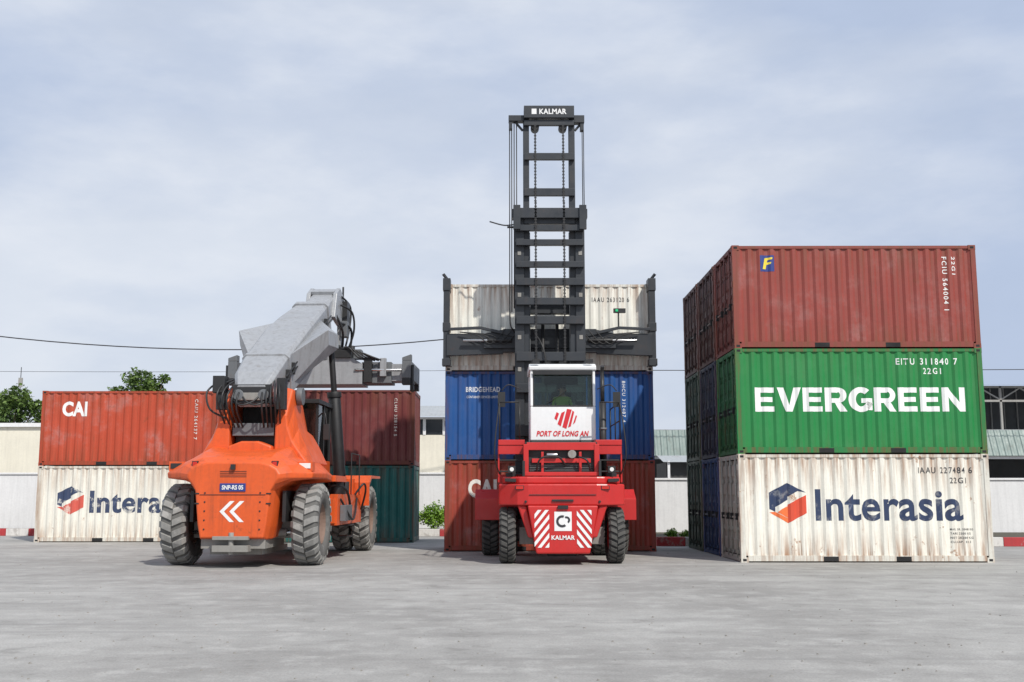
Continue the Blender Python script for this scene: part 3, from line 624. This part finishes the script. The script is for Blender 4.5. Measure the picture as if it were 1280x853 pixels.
for s in(-1,1):
    p=Vector((s*.15,-.33,.23)); b.loft([[p+Vector((x*.04,0,z*.014)) for x,z in((-1,-1),(1,-1),(1,1),(-1,1))],[p+Vector((x*.045,-.09,z*.012)) for x,z in((-1,-1),(1,-1),(1,1),(-1,1))]],skin)
    for k,L in enumerate((.06,.072,.068,.052)): q=p+Vector((-.034+.0225*k,-.09,0)); b.hose([q,q+Vector((0,-L*.6,.0)),q+Vector((0,-L*.8,-.03))],.009,skin,3,6)
    q=p+Vector((-s*.04,-.02,0)); b.hose([q,q+Vector((-s*.03,-.03,0)),q+Vector((-s*.03,-.065,-.01))],.01,skin,3,6)
b.done()
# ================================================================ REACH STACKER
K=empty('reach_stacker',(-5.93,25.6,0),R(-2.0))
b=B('rear_counterweight',K,.03)
SEC=[(-1.36,[(.70,.66),(.76,.95),(.84,1.70),(.92,1.84),(1.02,1.98),(1.02,2.06),(.94,2.18),(.80,2.26),(.60,2.31),(.3,2.32)]),
 (-1.14,[(.76,.62),(.82,.9),(.90,1.70),(1.04,1.88),(1.28,1.98),(1.29,2.10),(1.16,2.26),(.98,2.36),(.78,2.44),(.4,2.46)]),
 (-.82,[(.80,.62),(.86,.9),(.96,1.76),(1.2,1.92),(1.66,1.98),(1.68,2.10),(1.36,2.30),(1.08,2.44),(.84,2.58),(.42,2.56)]),
 (.45,[(.80,.7),(.86,.9),(1.0,1.78),(1.25,1.92),(1.74,1.98),(1.76,2.12),(1.42,2.34),(1.14,2.50),(.95,2.80),(.42,2.72)]),
 (1.35,[(.80,.85),(.86,1.0),(1.0,1.76),(1.2,1.88),(1.70,1.92),(1.72,2.06),(1.40,2.36),(1.14,2.56),(.95,2.92),(.42,2.84)])]
b.loft([[(x,y,z) for x,z in h]+[(-x,y,z) for x,z in h[::-1]] for y,h in SEC],OR)
b.done()
b=B('rear_details',K,.012)
for s in(-1,1):
    b.box(s*1.48-.17,s*1.48+.17,-.80,-.5,2.14,2.36,OR); b.box(s*1.48-.13,s*1.48+.13,-.82,-.801,2.20,2.32,lamp_w if s>0 else BLK)
    b.box(s*.90-.07,s*.90+.07,-1.28,-1.1,2.20,2.36,BLK); b.box(s*.90-.05,s*.90+.05,-1.292,-1.281,2.22,2.34,lamp_r)
    for k in range(5): b.cyl((s*.62,-1.375,.85+k*.2),(s*.62,-1.36,.85+k*.2),.02,BLK,8)
    b.box(s*1.05-.04,s*1.05+.04,-.9,.9,1.0,1.7,BLK)
    b.box(s*1.35-.25,s*1.35+.25,-.86,-.823,2.05,2.075,BLK)
    for z in(1.4,1.62): b.box(s*.8-.05,s*.8+.05,-1.372,-1.3,z,z+.03,BLK)
b.box(-.74,.74,-1.372,-1.361,1.60,1.615,BLK)
for k in range(4): b.box(-.3,.3,-1.37,-1.3,2.0+k*.04,2.012+k*.04,BLK)
b.box(-.29,.29,-1.385,-1.362,1.68,1.86,bl_t); b.box(-.05,.05,-1.44,-1.36,2.16,2.28,BLK)
b.box(-.72,.72,-1.2,.6,.42,.66,AX); b.box(-.40,.40,-1.45,-1.0,.36,.50,AX); b.box(-.40,.40,-1.45,-1.0,.62,.70,AX); b.cyl((0,-1.35,.3),(0,-1.35,.78),.06,AX)
b.box(-1.2,1.2,-.22,.22,.62,1.05,AX); b.cyl((-1.0,-.3,.75),(1.0,-.3,.75),.09,AX,14); b.cyl((-1.2,-.3,.75),(1.2,-.3,.75),.04,CHR,10)
b.box(-.6,.6,-.9,1.5,.28,.42,AX)
b.done()
text(K,'SNP-RS 05',-.24,.24,1.72,1.82,inkw,off=.03,y=-1.39,corrugated=False,name='number_lettering')
ch=lambda x,z,s,w:[[(x,z),(x+s,z+s),(x+s+w,z+s),(x+w,z)],[(x,z),(x+w,z),(x+s+w,z-s),(x+s,z-s)]]
polys(K,ch(-.28,1.24,.23,.10)+ch(-.06,1.24,.23,.10),inkw,y=-1.366,name='chevron_logo')
b=B('boom_support',K,.04)
for s in(-1,1):
    P=[(s*1.40,2.35),(s*1.18,2.80),(s*1.0,3.2),(s*.88,3.7),(s*.84,4.15),(s*.62,4.2),(s*.56,3.8),(s*.54,2.3)]
    b.loft([[(x*.97,.1,z if z<2.5 else 2.35+(z-2.35)*.62) for x,z in P],[(x,.6,z) for x,z in P],[(x,1.4,z) for x,z in P],[(x,2.3,min(z,3.1)) for x,z in P]],OR)
b.prism([(-.52,2.5),(.52,2.5),(.52,2.74),(.2,2.86),(-.2,2.86),(-.52,2.74)],'y',-.1,.4,OR)
b.done()
b=B('boom_support_machinery',K,.012)
b.box(-.5,.5,.5,1.6,2.6,3.2,BLK); b.cyl((-1.0,.95,4.0),(1.0,.95,4.0),.16,BLK,18); b.box(-.5,.5,.2,.5,3.0,3.3,DG); b.box(-.54,.54,1.2,1.3,2.6,4.0,BLK)
for s in(-1,1):
    b.cyl((s*.88,.95,4.0),(s*1.02,.95,4.0),.22,DG,18); b.box(s*.72-.1,s*.72+.1,-.15,.1,3.6,4.35,BLK)
    for k in range(5): b.hose([(s*(.25+.1*k),.2,3.2),(s*(.30+.11*k),-.22-.03*k,3.6+.05*k),(s*(.28+.10*k),-.16,3.98+.05*k),(s*(.2+.07*k),.45,4.4)],.024,BLK)
    b.hose([(s*.5,.0,3.9),(s*.2,-.3,3.7),(s*-.1,-.2,3.8),(s*-.3,.0,4.1)],.024,BLK)
    b.cyl((s*.3,-.15,3.95),(s*.3,.2,3.95),.13,DG,14)
b.box(-.9,-.62,-.2,.2,4.0,4.4,BLK); b.box(-.45,.45,-.1,.3,3.75,4.2,BLK); b.box(-.3,.3,-.14,-.102,3.82,4.0,AX)
b.hose([(-.9,.1,4.25),(-1.06,-.1,4.0),(-.96,-.1,3.6),(-.6,.1,3.4)],.026,BLK)
b.done()
b=B('chassis',K,.03)
b.box(-.85,.85,1.2,7.2,.75,1.65,OR); b.box(-1.0,1.0,5.8,7.1,.45,1.2,AX)
for s in(-1,1):
    x0,x1=sorted((s*.95,s*1.78)); b.box(x0,x1,1.7,5.3,.85,1.62,OR); b.box(x0+.05,x1-.05,1.65,1.7,.9,1.5,OR); b.box(x0,x1,1.38,2.9,1.93,2.08,OR)
    x0,x1=sorted((s*1.0,s*2.0)); b.prism([(5.3,1.3),(5.3,1.95),(5.7,2.15),(7.4,2.15),(7.4,2.08),(5.75,2.06),(5.4,1.88),(5.4,1.3)],'x',x0,x1,OR)
    for z in(.5,.8): b.box(min(s*1.5,s*1.85),max(s*1.5,s*1.85),3.2,3.8,z,z+.04,BLK)
    b.cyl((s*1.78,4.9,1.6),(s*1.78,4.9,2.7),.018,BLK,8); b.cyl((s*1.78,3.6,1.6),(s*1.78,3.6,2.7),.018,BLK,8); b.cyl((s*1.78,3.6,2.7),(s*1.78,4.9,2.7),.018,BLK,8)
b.box(1.0,1.6,4.9,5.2,1.62,2.05,OR); b.box(1.2,1.75,2.9,3.5,1.62,1.95,BLK)
b.cyl((1.6,2.4,1.62),(1.6,2.4,1.93),.2,BLK,16); b.hose([(1.2,2.2,1.6),(1.6,2.1,1.85),(1.85,2.6,1.7),(1.85,3.2,1.2)],.035,BLK); b.hose([(1.8,2,1.5),(1.98,2.6,1.0),(1.9,3.6,1.1),(1.8,4.4,1.5)],.03,BLK)
b.hose([(1.78,4.2,1.6),(2.0,4.3,1.9),(1.98,4.8,1.7),(1.8,5.2,1.2)],.03,BLK); b.box(1.79,1.93,2.0,3.0,.95,1.35,DG)
b.done()
b=B('wheels',K)
for s in(-1,1):
    b.tyre((s*1.50,0,.935),.935,.60,RUBS,RIM,lugs=22,rim=.52,ml=RUBD)
    for x in(1.10,1.68): b.tyre((s*x,6.5,.935),.935,.5,RUBS,RIM,lugs=22,rim=.52,ml=RUBD)
b.done()
b=B('cab',K,.02); a0,a1=-.52,1.1
b.box(a0,a1,2.4,4.1,2.0,2.5,OR)
for x in(a0,a1-.07):
    for y in(2.4,4.02): b.box(x,x+.07,y,y+.08,2.502,3.95,BLK)
b.box(a0-.04,a1+.04,2.3,4.2,3.952,4.06,BLK); b.box(a0,a1,2.4,2.46,2.502,2.62,BLK); b.box(.0,.5,3.3,3.5,2.5,3.4,seatm); b.box(.0,.5,2.9,3.4,2.5,2.75,seatm)
b.box(a1-.03,a1+.0,3.2,3.26,2.502,3.95,BLK); b.hose([(a1,2.4,3.6),(a1+.2,2.2,3.7),(a1+.27,2.15,3.4)],.018,BLK); b.box(a1+.19,a1+.35,2.12,2.16,3.0,3.4,BLK)
b.done()
b=B('cab_glazing',K); b.box(a0+.07,a1-.07,2.43,2.442,2.62,3.95,GLASS); b.box(a0+.07,a1-.07,4.05,4.062,2.5,3.95,GLASS)
for x in(a0+.03,a1-.045): b.box(x,x+.012,2.48,4.02,2.5,3.95,GLASS)
b.done()
P0=Vector((0,.55,4.15)); P1=Vector((0,8.7,7.75)); AXD=(P1-P0).normalized(); UPD=Vector((0,-AXD.z,AXD.y))
def sec(s,hw,up,dn,ch=.08):
    c=P0+AXD*s; q=[(-hw,-dn+ch),(-hw+ch,-dn),(hw-ch,-dn),(hw,-dn+ch),(hw,up-ch),(hw-ch,up),(-hw+ch,up),(-hw,up-ch)]
    return [c+Vector((x,0,0))+UPD*z for x,z in q]
b=B('boom',K,.015)
b.loft([sec(-.6,.40,.28,.25),sec(-.1,.52,.48,.42),sec(.8,.56,.58,.5),sec(3.2,.60,.66,.62),sec(4.6,.58,.62,.62),sec(6.4,.50,.52,.5)],BG)
b.loft([sec(6.2,.38,.40,.38),sec(8.3,.38,.40,.38)],BG)
b.loft([sec(6.38,.55,.58,.54,.1),sec(6.62,.55,.58,.54,.1)],BG)
b.loft([sec(.9,.60,.62,.54,.1),sec(1.05,.60,.62,.54,.1)],BG)
for s in(-1,1):
    Q=[(7.9,7.25),(8.2,8.05),(8.75,8.32),(9.35,8.15),(9.7,7.6),(9.6,6.6),(9.25,6.3),(8.95,6.5),(8.95,7.1),(8.5,7.15)]
    x0,x1=sorted((s*.48,s*.36)); b.prism([(y-.35,z-.17) for y,z in Q],'x',x0,x1,BG)
b.prism([(7.9,7.95),(8.4,8.12),(9.0,7.95),(9.25,7.45),(9.1,7.4),(8.9,7.82),(8.4,7.98),(7.95,7.85)],'x',-.359,.359,BG)
for s in(-1,1):
    W=[(P0+AXD*1.3+UPD*.5)+Vector((s*.54,0,0)),(P0+AXD*2.9+UPD*.70)+Vector((s*1.20,0,0)),(P0+AXD*3.9+UPD*.3)+Vector((s*1.26,0,0)),(P0+AXD*5.3+UPD*.35)+Vector((s*.5,0,0))]
    b.loft([W,[w-UPD*(.8 if i in(0,3) else .42) for i,w in enumerate(W)]],BG)
b.done()
b=B('boom_fittings',K,.01)
for s in(-1,1):
    for k in range(2):
        q=lambda t,u:(P0+AXD*t+UPD*u)+Vector((s*.63,0,0)); b.cyl(q(.3,.1+.12*k),q(1.6,.1+.12*k),.022,BLK,8); b.cyl(q(5.2,.1+.12*k),q(6.3,.1+.12*k),.022,BLK,8)
    for t in(.6,1.2,5.6): c0=(P0+AXD*t+UPD*.15)+Vector((s*.6,0,0)); b.box(c0.x-.05,c0.x+.05,c0.y-.05,c0.y+.05,c0.z-.15,c0.z+.15,BLK)
    A=Vector((s*1.36,4.45,1.5)); Z=Vector((s*1.0,4.35,5.85)); M=A.lerp(Z,.66); b.cyl(A,M,.17,BLK,18); b.cyl(M,Z,.085,BLK,16); b.cyl(M-(M-A).normalized()*.1,M+(M-A).normalized()*.06,.2,BLK,18); b.cyl(Z-Vector((.15,0,0)),Z+Vector((.15,0,0)),.14,BLK,14)
    b.hose([(s*.5,8.2,7.0),(s*.75,8.9,6.9),(s*.7,9.1,6.3),(s*.45,9.0,5.9)],.04,BLK); b.hose([(s*.45,7.9,7.2),(s*.62,8.2,6.7),(s*.5,8.7,6.2),(s*.3,8.9,5.8)],.04,BLK)
    b.hose([(s*.5,8.6,7.9),(s*.62,9.5,7.7),(s*.6,9.5,7.0),(s*.5,9.2,6.2)],.035,BLK); b.hose([(s*.5,8.4,7.6),(s*.82,8.7,7.4),(s*.85,8.9,6.8),(s*.6,9.0,6.1)],.035,BLK)
b.cyl((-.5,8.9,6.35),(.5,8.9,6.35),.12,BLK,16); b.cyl((.46,9.0,7.8),(.46,9.0,8.3),.03,BLK)
b.box(.49,.64,8.8,9.3,7.0,7.8,BLK); b.box(.5,.7,8.5,8.9,6.6,7.1,DG)
b.done()
b=B('spreader',K,.015); yc=8.9; o_=.2
b.cyl((0,yc,5.6+o_),(0,yc,6.3),.28,BLK,24); b.cyl((0,yc,5.62+o_),(0,yc,5.82+o_),.62,DG,28); b.box(-.45,.45,yc-.3,yc+.3,6.0,6.3,DG)
b.prism([(-1.25,4.85+o_),(1.25,4.85+o_),(1.25,5.5+o_),(.8,5.75+o_),(-.8,5.75+o_),(-1.25,5.5+o_)],'y',yc-.6,yc+.6,BG)
for s in(-1,1):
    x0,x1=sorted((s*1.2,s*2.15)); b.box(x0,x1,yc-.45,yc+.45,4.90+o_,5.57+o_,DG); x0,x1=sorted((s*2.1,s*2.65)); b.box(x0,x1,yc-.35,yc+.35,4.97+o_,5.52+o_,BG)
    x0,x1=sorted((s*2.58,s*2.86)); b.box(x0,x1,yc-1.2,yc+1.2,4.98+o_,5.52+o_,DG); 
    for y in(yc-1.2,yc+.9): b.box(x0,x1,y,y+.3,4.78+o_,4.977+o_,BLK) 
    b.prism([(x0,5.523+o_),(x1,5.523+o_),(x1,5.72+o_),(x0,5.62+o_)],'y',yc-1.2,yc-.9,DG)
    b.box(min(s*2.865,s*2.94),max(s*2.865,s*2.94),yc-1.15,yc-.95,4.62+o_,5.4+o_,BLK)
    x0,x1=sorted((s*1.3,s*1.55)); b.box(x0,x1,yc-.66,yc-.46,4.9+o_,5.66+o_,BLK); x0,x1=sorted((s*1.8,s*2.0)); b.box(x0,x1,yc-.6,yc-.46,5.1+o_,5.68+o_,BG)
    b.cyl((s*1.0,yc-.62,5.3+o_),(s*2.5,yc-.52,5.3+o_),.045,CHR,10)
    for k in range(5): b.hose([(s*(.4),yc-.5,5.85+.05*k+o_),(s*(.8+.1*k),yc-.75,6.0-.04*k+o_),(s*(1.1+.12*k),yc-.72,5.7+o_),(s*(1.4+.12*k),yc-.55,5.6+o_)],.028,BLK)
    b.box(min(s*.9,s*1.15),max(s*.9,s*1.15),yc-.3,yc+.1,5.7+o_,6.0+o_,DG)
b.box(.3,.9,yc-.7,yc-.4,5.68+o_,5.93+o_,BLK); b.cyl((.8,yc,5.66+o_),(.8,yc,6.15+o_),.1,BLK); b.cyl((-.8,yc,5.66+o_),(-.8,yc,6.1+o_),.12,BLK)
b.done()
# ================================================================ sky & sun
el=R(46); az=R(33)
d=Vector((math.sin(az)*math.cos(el),-math.cos(az)*math.cos(el),math.sin(el)))
w=bpy.data.worlds.new('World'); sc.world=w; w.use_nodes=True; nt=w.node_tree; nt.nodes.clear()
out=N(nt,'ShaderNodeOutputWorld'); bg=N(nt,'ShaderNodeBackground'); nt.links.new(bg.outputs[0],out.inputs[0]); bg.inputs[1].default_value=.1
sky=N(nt,'ShaderNodeTexSky',sky_type='NISHITA'); sky.sun_disc=False; sky.sun_elevation=el; sky.sun_rotation=math.atan2(d.x,d.y); sky.dust_density=2
tc=N(nt,'ShaderNodeTexCoord'); mp=N(nt,'ShaderNodeMapping'); mp.inputs['Scale'].default_value=(1,1,2.6); mp.inputs['Rotation'].default_value=(.0,-.30,0); mp.inputs['Location'].default_value=(.35,0,.2); nt.links.new(tc.outputs['Generated'],mp.inputs[0])
a=noise(nt,mp.outputs[0],2.2,6,.5); b2=noise(nt,mp.outputs[0],5.5,7,.58)
sx=N(nt,'ShaderNodeSeparateXYZ'); nt.links.new(tc.outputs['Generated'],sx.inputs[0])
lo_=ramp(nt,sx.outputs[2],.0,.45,.10,-.04)          # haze: paler toward the horizon
lr=ramp(nt,sx.outputs[0],-.5,.5,.05,-.07)
am=mul(nt,mul(nt,a,lo_,'ADD'),lr,'ADD')
cc=mixc(nt,ramp(nt,am,.38,.64),(5.0,5.9,7.7),(7.5,8.0,8.9))
cc=mixc(nt,mul(nt,ramp(nt,b2,.46,.68,0,.6),ramp(nt,am,.36,.6)),cc,(8.0,8.4,9.1))
fin=mixc(nt,ramp(nt,b2,.3,.6,.86,.96),sky.outputs[0],cc)
nt.links.new(fin,bg.inputs[0])
L=bpy.data.lights.new('sun','SUN'); L.energy=3.9; L.angle=R(1.0); L.color=(1,.955,.88); lo=bpy.data.objects.new('sun',L); sc.collection.objects.link(lo); lo.rotation_euler=d.to_track_quat('Z','Y').to_euler(); lo.location=(20,-20,40)
cam=bpy.data.cameras.new('camera'); cam.sensor_width=36; cam.lens=36*1350/1280; cam.shift_x=13/1280; cam.clip_end=3000; cam.clip_start=.1
co=bpy.data.objects.new('camera',cam); sc.collection.objects.link(co); co.location=(0,0,1.62); co.rotation_euler=(R(90+8.074),0,0); sc.camera=co
sc.view_settings.view_transform='Standard'; sc.view_settings.look='None'; sc.view_settings.exposure=0
